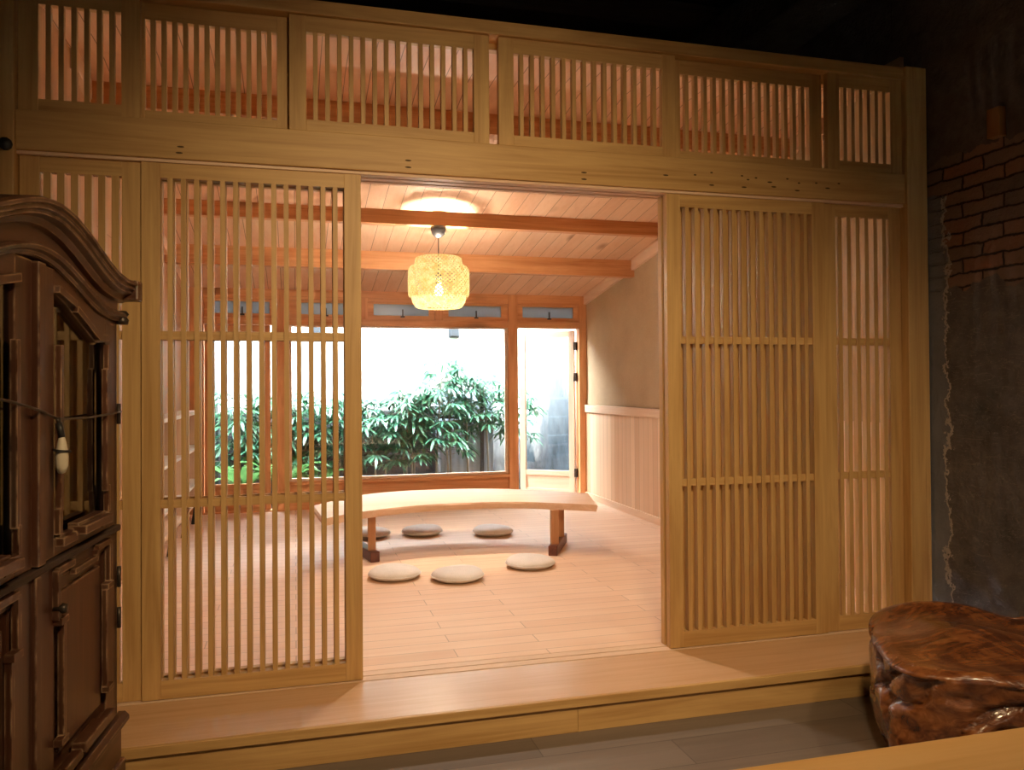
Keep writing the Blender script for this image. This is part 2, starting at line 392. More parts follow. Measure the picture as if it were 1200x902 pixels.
struct(MB().box(XL-.02, XR+.02, 3.302, YB+.12, -.06, 0), 'floor', M['floor'])
struct(MB().box(-1.06, 2.9, -2.5, 2.86, ZLOW-.05, ZLOW), 'floor_lower', M['lowfloor'])
st = struct(MB().box(-1.06, 2.9, 2.815, 3.186, -.028, 0), 'floor_platform', M['step'], .002)
struct(MB().box(-1.06, 2.9, 2.799, 2.815, -.034, 0), 'nosing', M['tan_x'], .003, st)
for a, b in ((-1.06, 1.0), (1.001, 2.9)):
    struct(MB().box(a, b, 2.814, 2.86, ZLOW, -.0285), 'riser_board', M['tan_x'], .0015, st)
for k, (a, b) in enumerate(((3.193, 3.2385), (3.2475, 3.2955))):
    struct(MB().box(-1.06, 2.9, a, b, -.03, .001), 'trim_%d' % (k+1), M['pale_x'], .0015)
struct(MB().box(-1.06, 2.9, 3.186, 3.302, -.06, -.012), 'trim_3', M['dark_x'])

# right-hand old wall, with real unevenness where it shows
w = MB(); ny, nz = 110, 150; y0, y1, z0, z1 = 1.2, 3.4, ZLOW-.05, 3.62
def oldx(y, z):
    b = noise.noise(Vector((0, y*2.2, z*2.2)))*.012 + noise.noise(Vector((3, y*9, z*9)))*.006
    return 2.908 - max(-.006, b)*(1 if y < 3.08 else .3)
w.add([(oldx(y0+(y1-y0)*i/ny, z0+(z1-z0)*j/nz), y0+(y1-y0)*i/ny, z0+(z1-z0)*j/nz) for i in range(ny+1) for j in range(nz+1)],
      [(i*(nz+1)+j, (i+1)*(nz+1)+j, (i+1)*(nz+1)+j+1, i*(nz+1)+j+1) for i in range(ny) for j in range(nz)], True)
w.box(2.925, 3.1, -2.6, 8.0, ZLOW-.05, 3.62)
w.box(2.908, 2.93, -2.6, 1.2, ZLOW-.05, 3.62); w.box(2.908, 2.93, 3.4, 8.0, ZLOW-.05, 3.62)
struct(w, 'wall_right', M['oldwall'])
struct(MB().box(-1.2, -1.07, -2.6, 8.0, ZLOW-.05, 3.62), 'wall_left', M['oldwall'])
struct(MB().box(-1.2, 3.1, -2.75, -2.6, ZLOW-.05, 3.62), 'wall_back', M['plaster'])
struct(MB().box(-1.2, 3.1, 7.76, 7.98, 2.16, 3.75), 'wall_gable', M['oldwall'])
struct(MB().box(-1.3, 3.2, -2.8, 8.0, 3.62, 3.75), 'ceiling_upper', M['dark_x'])
for k, y in enumerate((1.2, 3.0, 4.8, 6.6)):
    struct(MB().box(-1.07, 2.9, y-.09, y+.09, 3.44, 3.62), 'trim_%d' % (20+k), M['dark_x'], .01)
struct(MB().box(2.55, 2.925, -2.6, 7.7, 3.15, 3.44), 'trim_24', M['oldwall'], .01)

# inner room shell
struct(MB().box(XR, 2.9, 3.31, YB, .94, 2.75), 'wall_inner_right', M['plaster'])
struct(MB().box(XL-.1, XL, 3.31, YB, 0, 2.75), 'wall_inner_left', M['leftboards'])
wn = struct(MB().box(XR-.012, 2.9, 3.31, YB, 0, .945), 'trim_30', M['wains'])
struct(MB().box(XR-.03, XR+.01, 3.31, YB, .87, .945), 'trim_31', M['pale_y'], .002)
struct(MB().box(XR-.03, XR+.01, 3.31, YB, 0, .06), 'baseboard_right', M['pale_y'], .002)
struct(MB().box(XL-.02, XL+.015, 3.31, YB, 0, .06), 'baseboard_left', M['pale_y'], .002)
c = MB(); P = [(3.36, zc(3.36)), (3.9, zc(3.9)), (YB+.1, zc(YB+.1)), (YB+.1, zc(YB+.1)+.04), (3.9, 2.68), (3.36, 2.68)]
c.prism(P, 'x', XL-.1, 2.905); struct(c, 'ceiling', M['ceil'])
for k, (y, d, t) in enumerate(((4.17, .11, .09), (5.618, .10, .075), (6.538, .145, .10))):
    struct(MB().box(XL, XR, y, y+t, zc(y)-d, zc(y)+.005), 'trim_%d' % (40+k), M['fir_x'], .003)
for k, (xa, xb) in enumerate(((XR-.03, XR+.01), (XL-.01, XL+.03))):
    c = MB(); c.prism([(3.9, zc(3.9)-.09), (YB, zc(YB)-.085), (YB, zc(YB)), (3.9, zc(3.9))], 'x', xa, xb)
    struct(c, 'trim_%d' % (45+k), M['pale_y'], .002)

# ------------------------------------------------------------------ timber screen: posts, beam, rails
struct(MB().box(2.785, 2.9, 3.165, 3.335, 0, 2.64), 'trim_50', M['tan_z'], .004)
struct(MB().box(-1.068, -.948, 3.165, 3.335, 0, 3.1), 'trim_51', M['tan_z'], .004)
struct(MB().box(-.948, 2.785, 3.178, 3.335, 1.990, 2.132), 'trim_52', M['beam'], .004)
nh = MB()
for x, z in ((-.405,2.035),(-.41,2.012),(.436,2.040),(.436,2.013),(1.175,2.038),(1.175,2.010),(1.69,2.06),(1.77,2.075),(1.77,2.02),(1.92,2.07),(1.95,2.055),(1.99,2.065),(1.93,2.02),(2.06,2.05),(2.08,2.03),(2.15,2.07),(2.21,2.055),(2.30,2.06),(2.36,2.04),(2.42,2.065),(2.20,2.02),(1.55,2.05)):
    nh.add([(x+rx*math.cos(2*PI*k/10)*(.013 if abs(z-2.02) < .03 else .007), 3.1772, z+.0035*math.sin(2*PI*k/10)) for rx in (1,) for k in range(10)] + [(x, 3.179, z)], [(k, (k+1) % 10, 10) for k in range(10)] + [tuple(range(10))])
struct(nh, 'nail_hole', plain('dark_hole', (.09,.05,.02), .9), 0, bpy.data.objects['trim_52'])
struct(MB().tube([(-.972, 3.15, 2.0), (-.972, 3.17, 2.0)], .022, 10), 'iron_peg', M['black'], 0, bpy.data.objects['trim_51'])
for k, (a, b) in enumerate(((3.192, 3.236), (3.248, 3.291), (3.303, 3.335))):
    struct(MB().box(-.948, 2.785, a, b, 1.978, 1.992), 'trim_%d' % (53+k), M['pale_x'], .001)
struct(MB().box(-.948, 2.785, 3.178, 3.355, 2.582, 2.638), 'trim_56', M['tan_x'], .004)
struct(MB().box(-.948, 2.785, 3.27, 3.31, 2.555, 2.584), 'trim_57', M['tan_x'], .002)

def lattice_door(x0, x1, y, n, label, sw=.018, name='sliding_door', z0=.003, z1=1.985, top=.063, bot=.068, st=.065, th=.034, cat='door', group='slatted sliding doors', bars=(1.34, .717), barh=.032):
    t = thing(name, label, cat, ((x0+x1)/2, y+th/2, z0), group)
    for a, b in ((x0, x0+st), (x1-st, x1)):
        part(MB().box(a, b, y, y+th, z0, z1), 'stile', M['tan_z'], t, .0015)
    for a, b in ((z0, z0+bot), (z1-top, z1)):
        part(MB().box(x0+st, x1-st, y+.001, y+th-.001, a, b), 'rail', M['tan_x'], t, .001)
    m = MB(); xi0, xi1 = x0+st, x1-st; p = (xi1-xi0)/(n+1)
    if cat == 'lattice panel': p0 = xi0 + (xi1-xi0)/n/2; p = (xi1-xi0)/n
    else: p0 = xi0 + (xi1-xi0-(n-1)*.0458*(xi1-xi0)/.663)/2; p = .0458*(xi1-xi0)/.663
    for i in range(n):
        cx = p0 + i*p; m.box(cx-sw/2, cx+sw/2, y+.002, y+th-.003, z0+bot-.004, z1-top+.004)
    part(m, 'lattice', M['tan_z'], t)
    for zb in bars:
        part(MB().box(xi0, xi1, y+.009, y+.025, zb-barh/2, zb+barh/2), 'crossbar', M['tan_x'], t)
    return t
lattice_door(-.544, .252, YF, 14, 'tall slatted timber door left of the opening, on the front track')
lattice_door(-.544, .252, YF+.055, 14, 'slatted timber door parked behind the front door left of the opening')
lattice_door(1.563, 2.357, YF, 14, 'tall slatted timber door right of the opening, on the front track')
lattice_door(1.563, 2.357, YF+.055, 14, 'slatted timber door parked behind the front door right of the opening, edge showing pink')
lattice_door(-.945, -.546, YF+.012, 6, 'narrow fixed slatted panel behind the carved dark cabinet', sw=.024, name='lattice_panel', cat='lattice panel', group='narrow slatted side panels')
lattice_door(2.360, 2.783, YF+.012, 6, 'narrow fixed slatted panel beside the old brick wall', sw=.020, name='lattice_panel', cat='lattice panel', group='narrow slatted side panels')

def transom(x0, x1, y, n, label, st=.064, z0=2.133, z1=2.581, top=.062, bot=.046, sw=.017):
    t = thing('transom_panel', label, 'lattice panel', ((x0+x1)/2, y+.015, z0), 'slatted panels above the main beam')
    for a, b in ((x0, x0+st), (x1-st, x1)): part(MB().box(a, b, y, y+.03, z0, z1), 'stile', M['tan_z'], t, .0015)
    for a, b in ((z0, z0+bot), (z1-top, z1)): part(MB().box(x0+st, x1-st, y+.001, y+.029, a, b), 'rail', M['tan_x'], t, .001)
    m = MB(); p = (x1-x0-2*st)/(n+.5)
    for i in range(n):
        cx = x0+st + (i+.75)*p; m.box(cx-sw/2, cx+sw/2, y+.002, y+.027, z0+bot-.004, z1-top+.004)
    part(m, 'lattice', M['tan_z'], t)
transom(-.944, -.545, 3.195, 6, 'narrow slatted transom panel at the far left end above the beam')
transom(-.60, .000, 3.232, 12, 'recessed slatted transom panel above the left sliding door')
transom(-.018, .772, 3.195, 14, 'slatted transom panel above the left half of the opening, beside a gap')
transom(.812, 1.608, 3.195, 14, 'slatted transom panel above the right half of the opening')
transom(1.585, 2.372, 3.232, 14, 'recessed slatted transom panel above the right sliding door')
transom(2.377, 2.784, 3.195, 6, 'narrow slatted transom panel at the far right end by the brick wall')

# ------------------------------------------------------------------ window wall
FX, FZ = M['fir_x'], M['fir_z']
struct(MB().box(XL, -.80, YB, YB+.12, 0, 2.16), 'trim_60', FZ, .003)                 # left jamb
struct(MB().box(-.165, -.055, YB-.01, YB+.11, 0, 2.05), 'trim_61', FZ, .003)         # post
struct(MB().box(2.052, 2.149, YB-.01, YB+.11, 0, 2.05), 'trim_62', FZ, .003)         # post by the door
struct(MB().box(2.80, 2.9, YB, YB+.12, 0, 2.16), 'trim_63', FZ, .003)                # right jamb
struct(MB().box(-.80, 2.80, YB-.004, YB+.11, 1.722, 1.785), 'trim_64', FX, .003)     # beam under the transoms
struct(MB().box(-.80, 2.80, YB-.004, YB+.11, 1.985, 2.17), 'trim_65', FX, .003)      # head
struct(MB().box(-.80, 2.80, YB+.0, YB+.05, 1.955, 1.99), 'trim_66', FX, .003)
def awning(n, x0, x1):
    """a small frosted transom sash with its latch"""
    r = .075
    t = bpy.data.objects.new('window_%d' % n, None); COL.objects.link(t); t['kind'] = 'structure'; t.location = ((x0+x1)/2, YB+.05, 1.785); ORG[t.name] = tuple(t.location)
    fx0, fx1, fz0, fz1 = x0-r, x1+r, 1.787, 1.983
    part(MB().box(fx0, x0, YB+.02, YB+.06, fz0, fz1).box(x1, fx1, YB+.02, YB+.06, fz0, fz1).box(x0, x1, YB+.02, YB+.06, fz0, 1.826).box(x0, x1, YB+.02, YB+.06, 1.936, fz1), 'window_frame', FX, t)
    part(MB().box(x0, x1, YB+.036, YB+.042, 1.826, 1.936), 'pane', M['frost'], t)
    cx = (x0+x1)/2+.01
    part(MB().box(cx-.006, cx+.006, YB+.004, YB+.02, 1.82, 1.885).box(cx-.02, cx+.02, YB+.006, YB+.02, 1.808, 1.822), 'latch', M['metal'], t)
for n, (a, b) in enumerate(((-.725, -.225), (.02, .53), (.727, 1.26), (1.453, 1.986), (2.207, 2.745))): awning(n+3, a, b)
for k, (a, b) in enumerate(((.602, .670), (1.318, 1.395))):
    struct(MB().box(a, b, YB-.003, YB+.10, 1.785, 1.99), 'trim_%d' % (67+k), FZ, .003)
# main picture window
w2 = bpy.data.objects.new('window_1', None); COL.objects.link(w2); w2['kind'] = 'structure'; w2.location = (1., YB+.06, .25); ORG[w2.name] = tuple(w2.location)
part(MB().box(-.055, 2.052, YB-.02, YB+.10, .235, .268), 'window_sill', FX, w2, .003)
part(MB().box(-.055, 2.052, YB+.02, YB+.07, 0, .235), 'panel', FX, w2)
part(MB().box(-.055, -.030, YB+.03, YB+.075, .268, 1.722).box(2.027, 2.052, YB+.03, YB+.075, .268, 1.722).box(-.03, 2.027, YB+.03, YB+.075, .268, .290).box(-.03, 2.027, YB+.03, YB+.075, 1.708, 1.722), 'window_frame', M['pale_x'], w2)
part(MB().box(-.03, 2.027, YB+.05, YB+.056, .29, 1.708), 'pane', M['glass'], w2)
# closed garden door on the left (a slit of garden shows beside it)
def glazed_door(name, L0, W, z1, hinge, ang, mats, knob=False):
    """leaf built along +x from the hinge, then turned"""
    t = bpy.data.objects.new(name, None); COL.objects.link(t); t['kind'] = 'structure'
    t.location = hinge; t.rotation_euler = (0, 0, ang); ORG[t.name] = None
    mz, mx = mats; s = .062; d = .036; pz = L0
    part(MB().box(0, s, -d/2, d/2, 0, z1), 'door_stile', mz, t, .002)
    part(MB().box(W-s, W, -d/2, d/2, 0, z1), 'door_stile', mz, t, .002)
    for a, b in ((0, .07), (pz, pz+.055), (z1-.062, z1)): part(MB().box(s, W-s, -d/2+.002, d/2-.002, a, b), 'door_rail', mx, t, .002)
    part(MB().box(s, W-s, -.008, .008, .07, pz), 'door_panel', mx, t)
    part(MB().box(s, W-s, -.003, .003, pz+.055, z1-.062), 'pane', M['glass'], t)
    return t
glazed_door('door_1', .20, .575, 1.715, (-.795, YB+.05, .004), 0, (FZ, FX))
d2 = glazed_door('door_2', .205, .60, 1.70, (2.775, YB+.075, .004), PI-R(37), (M['pale_z'], M['pale_x']))
for zz in (.20, 1.18, 1.50):
    part(MB().box(-.022, .004, -.024, .026, zz, zz+.085), 'hinge', M['metal'], d2)
struct(MB().box(2.149, 2.80, YB-.01, YB+.11, 0, .018), 'trim_70', M['pale_x'], .002)   # door sill
struct(MB().box(-.80, -.165, YB+.0, YB+.11, 0, .012), 'trim_71', FX, .002)

# ------------------------------------------------------------------ garden
struct(MB().box(-3.5, 5.5, YB+.11, 9.9, -.12, -.06), 'ground', M['soil'])
struct(MB().box(-3.5, 5.5, 9.62, 9.85, -.1, 2.75), 'wall_garden', M['garden'])
struct(MB().box(4.3, 4.5, YB+.2, 9.62, -.1, 2.6), 'wall_garden_right', M['garden'])
struct(MB().box(-2.6, -2.4, YB+.2, 9.62, -.1, 2.6), 'wall_garden_left', M['garden'])
struct(MB().box(-3.5, -1.0, YB, YB+.2, -.1, 3.4).box(2.9, 5.5, YB, YB+.2, -.1, 3.4), 'wall_outer', M['garden'])
fe = thing('board_fence', 'low dark weathered board fence behind the garden plants', 'fence', (.7, 9.5, -.06))
part(MB().box(-2.3, 1.70, 9.50, 9.525, -.06, .86), 'boards', M['fence'], fe)
for x in (-1.9, -.6, .7, 1.66): part(MB().box(x-.035, x+.035, 9.525, 9.58, -.06, .9), 'post', M['fence'], fe)
# corrugated sheet with its post
m = MB(); xs = [1.60 + .02*i for i in range(36)]
pts = [(x, 9.44 + .012*math.sin((x-1.60)*2*PI/.08)) for x in xs]
m.add([(x, y, -.05) for x, y in pts] + [(x, y, 1.10) for x, y in pts] + [(x, y+.004, -.05) for x, y in pts] + [(x, y+.004, 1.10) for x, y in pts],
      [(i, i+1, 37-1+i+1, 36+i) for i in range(35)] + [(72+i, 108+i, 109+i, 73+i) for i in range(35)] + [(36+i, 37+i, 109+i, 108+i) for i in range(35)], True)
single(m, 'corrugated_sheet', M['zinc'], 'blue-grey corrugated sheet standing against the garden wall at right', 'sheet', (1.95, 9.44, -.06))
m = MB().box(2.13, 2.17, 9.36, 9.40, -.06, 1.15); m.bar((1.62, 9.385, .78), (2.34, 9.385, .76), .02, .03)
single(m, 'fence_post', M['fence'], 'dark garden post with a crossbar before the corrugated sheet', 'post', (2.15, 9.38, -.06))
single(MB().tube([(-.84, 9.3, -.06), (-.84, 9.3, 2.7)], .032, 12), 'drain_pipe', M['pipe'], 'pale drain pipe standing in the garden behind the left glazed door', 'pipe', (-.84, 9.3, -.06))
for x, lb in ((1.863, 'small grey box lamp on the garden wall, seen at the right of the window'), (.231, 'small grey box lamp on the garden wall, seen through the left slats')):
    t = thing('wall_lamp', lb, 'lamp', (x, 9.62, 1.74), 'grey box lamps on the garden wall')
    part(MB().box(x-.05, x+.05, 9.55, 9.62, 1.745, 1.85), 'lamp_body', M['greybox'], t, .006)
    part(MB().box(x-.065, x+.065, 9.60, 9.62, 1.73, 1.865), 'back_plate', M['greybox'], t, .004)

def leaflet(m, base, dirv, up, ln, wd, droop):
    dirv = dirv.normalized(); side = dirv.cross(up).normalized(); n = side.cross(dirv)
    L_, C_, R_ = [], [], []
    for i, (t, w) in enumerate(((0, .15), (.3, .8), (.6, 1.), (.85, .6), (1, .02))):
        p = base + dirv*ln*t + Vector((0,0,-1))*droop*ln*t*t
        L_.append(p + side*wd*w*.5 + n*wd*.12); C_.append(p); R_.append(p - side*wd*w*.5 + n*wd*.12)
    vs = L_+C_+R_; fs = []
    for i in range(4): fs += [(i, i+1, 5+i+1, 5+i), (5+i, 5+i+1, 10+i+1, 10+i)]
    m.add(vs, fs, True)
def fan(m, tip, outd, size, rnd):
    up = Vector((0,0,1)); side = outd.cross(up).normalized()
    k = rnd.randint(6, 8)
    for i in range(k):
        a = (i-(k-1)/2)/(k-1)*R(190)
        d = outd*math.cos(a) + side*math.sin(a) + Vector((0,0,rnd.uniform(-.15,.25)))
        leaflet(m, tip, d, up, size*rnd.uniform(.8, 1.1)*(1-.15*abs(i-(k-1)/2)/(k/2)), size*rnd.uniform(.16,.22), rnd.uniform(.25, .7))
def fan_plant(x, y, h, ncane, seed, label, dens=1., low=.34):
    rnd = random.Random(seed)
    t = thing('fan_leaf_plant', label, 'plant', (x, y, -.06), 'leafy plants along the garden wall')
    st = MB(); fo = MB()
    for c_ in range(ncane):
        cx, cy = x + rnd.uniform(-.2, .2), y + rnd.uniform(-.1, .1); hh = h*rnd.uniform(.75, 1.)
        lx, ly = rnd.uniform(-.1, .1), rnd.uniform(-.12, .04)
        pts = [Vector((cx+lx*q*q, cy+ly*q*q, -.06+hh*q)) for q in (0, .25, .5, .75, 1)]
        st.tube(pts, [.013, .012, .011, .009, .006], 6)
        nl = int((15 + 12*hh)*dens)
        for i in range(nl):
            q = low + (1-low)*i/nl; p = Vector((cx+lx*q*q, cy+ly*q*q, -.06+hh*q)); a = rnd.uniform(0, 2*PI)
            o = Vector((math.cos(a), math.sin(a)*.75-.22, rnd.uniform(-.05, .35))).normalized(); pl = rnd.uniform(.12, .30)*(1.15-.4*q)
            tip = p + o*pl; st.tube([p, tip], .003, 4)
            fan(fo, tip, Vector((o.x, o.y, -.05)).normalized(), rnd.uniform(.14, .21), rnd)
    part(st, 'stem', M['cane'], t); part(fo, 'foliage', M['leaf'], t)
    return t
specs = [(-.55, 9.15, 1.12, 3, 'fan-leaved plant at the left end of the garden, beside the pale pipe'),
         (-.15, 9.2, 1.22, 3, 'fan-leaved plant directly behind the window post left of the opening'),
         (.25, 9.1, 1.20, 3, 'fan-leaved plant behind the slats of the left sliding door'),
         (.62, 9.15, 1.16, 3, 'fan-leaved plant hidden half by the left sliding door edge'),
         (.98, 9.05, 1.22, 3, 'fan-leaved plant left of centre in the picture window'),
         (1.36, 9.15, 1.28, 3, 'fan-leaved plant with a pale cane at the centre of the picture window'),
         (1.72, 9.1, 1.52, 3, 'tall fan-leaved plant right of centre in the picture window'),
         (2.06, 9.12, 1.68, 3, 'tallest fan-leaved plant, before the corrugated sheet at the window edge'),
         (2.52, 9.2, 1.25, 2, 'fan-leaved plant seen in the gap of the open garden door')]
for i, (x, y, h, n, lb) in enumerate(specs): fan_plant(x, y, h, n, 11+i, lb, .8 if x > 2 else 1., .52 if x > 2 else .34)
def strap_plant(x, y, h, n, seed, label):
    rnd = random.Random(seed)
    t = thing('strap_leaf_plant', label, 'plant', (x, y, -.06), 'bright low plants at the garden edge')
    fo = MB()
    for i in range(n):
        a = 2*PI*i/n + rnd.uniform(-.2, .2); o = Vector((math.cos(a), math.sin(a), 0)); ln = h*rnd.uniform(.7, 1.1); wd = rnd.uniform(.04, .07)
        side = Vector((-o.y, o.x, 0)); vs = []
        K = 7
        for k in range(K):
            q = k/(K-1); p = Vector((x, y, -.03)) + o*ln*.75*q**1.2 + Vector((0,0,1))*ln*(1.15*q-.62*q*q*q); w_ = wd*math.sin(PI*(.12+.86*q))
            vs += [p+side*w_+Vector((0,0,.012)), p, p-side*w_+Vector((0,0,.012))]
        fo.add(vs, [(3*k+j, 3*k+j+1, 3*k+j+4, 3*k+j+3) for k in range(K-1) for j in (0, 1)], True)
    part(fo, 'foliage', M['leaf2'], t); part(MB().lathe([(.0,0),(.05,0),(.04,.05),(.0,.07)], (x, y, -.06), 10), 'stem', M['cane'], t)
strap_plant(-.52, 8.6, .62, 13, 3, 'bright strap-leaved plant behind the left glazed door, near the pipe')
strap_plant(-.12, 8.7, .70, 13, 4, 'bright strap-leaved plant behind the window post')
strap_plant(.22, 8.75, .48, 11, 5, 'small strap-leaved plant low behind the left sliding door slats')

# ------------------------------------------------------------------ inner room: low table, cushions, lamp, shelf
def spline(pts, n):
    out = []; P_ = [Vector(p) for p in pts]
    for i in range(len(P_)-1):
        p0 = P_[max(i-1, 0)]; p1 = P_[i]; p2 = P_[i+1]; p3 = P_[min(i+2, len(P_)-1)]
        for k in range(n):
            t = k/n; out.append(.5*((2*p1)+(p2-p0)*t+(2*p0-5*p1+4*p2-p3)*t*t+(3*p1-p0-3*p2+p3)*t**3))
    out.append(P_[-1]); return out
zt, th = .345, .046
front = spline([(.165,5.03),(.36,5.20),(.66,5.36),(.97,5.42),(1.40,5.38),(1.70,5.23),(1.945,5.06)], 8)
back = spline([(2.09,5.62),(1.75,5.93),(1.42,6.12),(1.08,6.18),(.72,6.16),(.42,6.00),(.115,5.60)], 8)
t = thing('low_slab_table', 'long pale crescent-shaped slab table standing low on the inner room floor', 'table', (1.05, 5.6, 0))
m = MB(); rn = random.Random(2)
ol = list(front)+list(back); n = len(ol); cen = Vector((1.05, 5.75))
jit = [rn.uniform(-.006, .006) for _ in ol]
ring = []
for (k, dz) in ((0, 0), (1, -.012), (2, -th)):
    for i, p in enumerate(ol):
        d = (Vector(p)-cen).normalized(); e = (0, .006+jit[i], -.004+jit[i])[k]
        ring.append((p[0]+d.x*e, p[1]+d.y*e, zt+dz))
nf = len(front)
fs = []
# top and bottom as strips between the front and back curves
for lev, rev in ((0, False), (2, True)):
    for i in range(nf-1):
        a, b, c_, d_ = lev*n+i, lev*n+i+1, lev*n+n-2-i, lev*n+n-1-i
        fs.append((a, b, c_, d_) if not rev else (d_, c_, b, a))
for lev in (0, 1): fs += [(lev*n+i, (lev+1)*n+i, (lev+1)*n+(i+1) % n, lev*n+(i+1) % n) for i in range(n)]
m.add(ring, fs); part(m, 'tabletop', M['slab'], t)
for (p, q) in (((.500, 5.31), (.385, 5.90)), ((1.665, 5.16), (1.885, 5.60))):
    pv, qv = Vector((*p, 0)), Vector((*q, 0)); dd = (qv-pv).normalized()
    ft = MB().bar((p[0], p[1], .034), (q[0], q[1], .034), .062, .068); part(ft, 'foot', M['footdark'], t, .006)
    for s_ in (.08, (qv-pv).length-.14):
        b_ = pv + dd*s_; part(MB().bar((b_.x, b_.y, .066), (b_.x, b_.y, zt-th), .042, .05), 'leg', M['leg'], t, .003)

def cushion(x, y, r, rot, label, h=.062):
    t = thing('floor_cushion', label, 'cushion', (x, y, 0), 'round floor cushions around the low table')
    m = MB(); rows = []; nseg = 48; rr = random.Random(int(x*100))
    prof = [(0, .004), (.55, .004), (.8, .008), (.93, .018), (1., .030), (.965, .045), (.85, .058), (.6, .066), (.3, .068), (0.02, .066)]
    vs = []
    for (f, z) in prof:
        for k in range(nseg):
            a = 2*PI*k/nseg; w_ = 1 + .012*math.sin(3*a+rot) + .006*math.sin(11*a)
            vs.append((x+r*f*w_*math.cos(a), y+r*f*w_*math.sin(a), z*h/.062 + .004*math.sin(2*a+rot)*f*(z > .04)))
    m.add(vs, [(i*nseg+k, i*nseg+(k+1) % nseg, (i+1)*nseg+(k+1) % nseg, (i+1)*nseg+k) for i in range(len(prof)-1) for k in range(nseg)] + [tuple((len(prof)-1)*nseg+k for k in range(nseg))], True)
    part(m, 'cover', M['linen'], t)
    part(MB().tube([(x+r*1.002*math.cos(a), y+r*1.002*math.sin(a), .030) for a in [2*PI*k/40 for k in range(41)]], .0035, 6), 'piping', M['linen'], t)
for x, y, lb in ((.571, 4.85, 'round oatmeal cushion in the front row nearest the left sliding door'),
                 (.924, 4.70, 'round oatmeal cushion at the middle of the front row, nearest the step'),
                 (1.430, 4.90, 'round oatmeal cushion in the front row by the right table foot'),
                 (.943, 6.20, 'round cushion behind the table at the middle of the back row'),
                 (1.465, 6.04, 'round cushion behind the table at the right of the back row'),
                 (.547, 6.22, 'round cushion behind the left table legs')):
    cushion(x, y, .155, x*7, lb)
# pendant
LX, LY = .988, 5.655
t = thing('pendant_lamp', 'woven bamboo drum pendant glowing under the ceiling beam', 'lamp', (LX, LY, 1.69))
part(MB().lathe([(.055, 0), (.055, -.02), (.045, -.055), (.022, -.078), (.006, -.082)], (LX, LY, 2.279), 24, True), 'canopy', M['black'], t)
part(MB().tube([(LX, LY, 2.20), (LX, LY, 1.93)], .0035, 6), 'cord', M['black'], t)
part(MB().lathe([(.022, 0), (.022, .06), (.012, .075)], (LX, LY, 1.875), 16, True), 'lamp_holder', M['black'], t)
sh = part(MB().lathe([(.150, .365), (.165, .355), (.172, .31), (.200, .298), (.216, .275), (.219, .18), (.216, .095), (.205, .078)], (LX, LY, 1.695), 64), 'lamp_shade', M['shade'], t)
part(MB().lathe([(.195, .085), (.186, .045), (.165, .012), (.150, .004), (.090, .004)], (LX, LY, 1.695), 64), 'lower_bowl', M['bowl'], sh)
part(MB().lathe([(.105, .362), (.150, .364)], (LX, LY, 1.695), 48), 'top_ring', M['shade'], sh)
b = MB(); b.lathe([(.004, -.04), (.018, -.036), (.030, -.015), (.030, .008), (.018, .03), (.014, .05)], (LX, LY, 1.825), 20, True)
part(b, 'bulb', M['bulb'], t)
# low shelf along the left inner wall
t = thing('low_shelf', 'low pale slatted shelf on black feet along the left inner wall, seen through the slats', 'shelf', (-.86, 6.3, 0))
ya, yb, xa, xb = 5.1, 7.3, XL+.02, -.77
part(MB().box(xa, xb, ya, yb, .93, .955), 'shelf_top', M['white'], t, .002)
for z in (.36, .645): part(MB().box(xa, xb, ya, yb, z, z+.018), 'shelf_board', M['white'], t)
part(MB().box(xa, xa+.012, ya, yb, .23, .93), 'back_panel', M['plaster'], t)
part(MB().box(xa, xb, ya, yb, .21, .232), 'shelf_base', M['pale_y'], t)
for y in (ya, (ya+yb)/2, yb-.018): part(MB().box(xa, xb, y, y+.018, .23, .93), 'upright', M['pale_z'], t)
for y in (ya+.06, 5.9, 6.6, yb-.06):
    part(MB().bar((xb-.03, y, .21), (xb-.06, y, 0), .03, .03), 'leg', M['black'], t)
    part(MB().bar((xa+.04, y, .21), (xa+.04, y, 0), .03, .03), 'leg', M['black'], t)

# ------------------------------------------------------------------ carved dark cabinet (local frame: x along the front from the far corner, y out, z up)
CW = 1.18
H0 = .13                                                # local z = world z + H0
cab = thing('armoire', 'dark carved armoire with glazed doors and arched pediment at the left edge', 'armoire', (-.5089, 2.60, ZLOW), rz=R(-95.155), world=False)
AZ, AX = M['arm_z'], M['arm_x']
def zz(z): return z + H0
part(MB().box(0, .022, -.46, 0, zz(.06), zz(1.42)), 'side_panel', AZ, cab)
part(MB().box(CW-.022, CW, -.46, 0, zz(.06), zz(1.42)), 'side_panel', AZ, cab)
part(MB().box(.022, CW-.022, -.46, -.445, zz(.06), zz(1.40)), 'back_panel', M['dark_z'], cab)
part(MB().box(.022, CW-.022, -.445, -.03, zz(.715), zz(.745)), 'middle_shelf', AX, cab)
part(MB().box(.022, CW-.022, -.445, -.06, zz(1.085), zz(1.103)), 'upper_shelf', AX, cab)
part(MB().box(-.012, CW+.012, -.47, .022, 0, zz(.06)).box(-.004, CW+.004, -.465, .012, zz(.06), zz(.155)), 'plinth', AX, cab, .006)
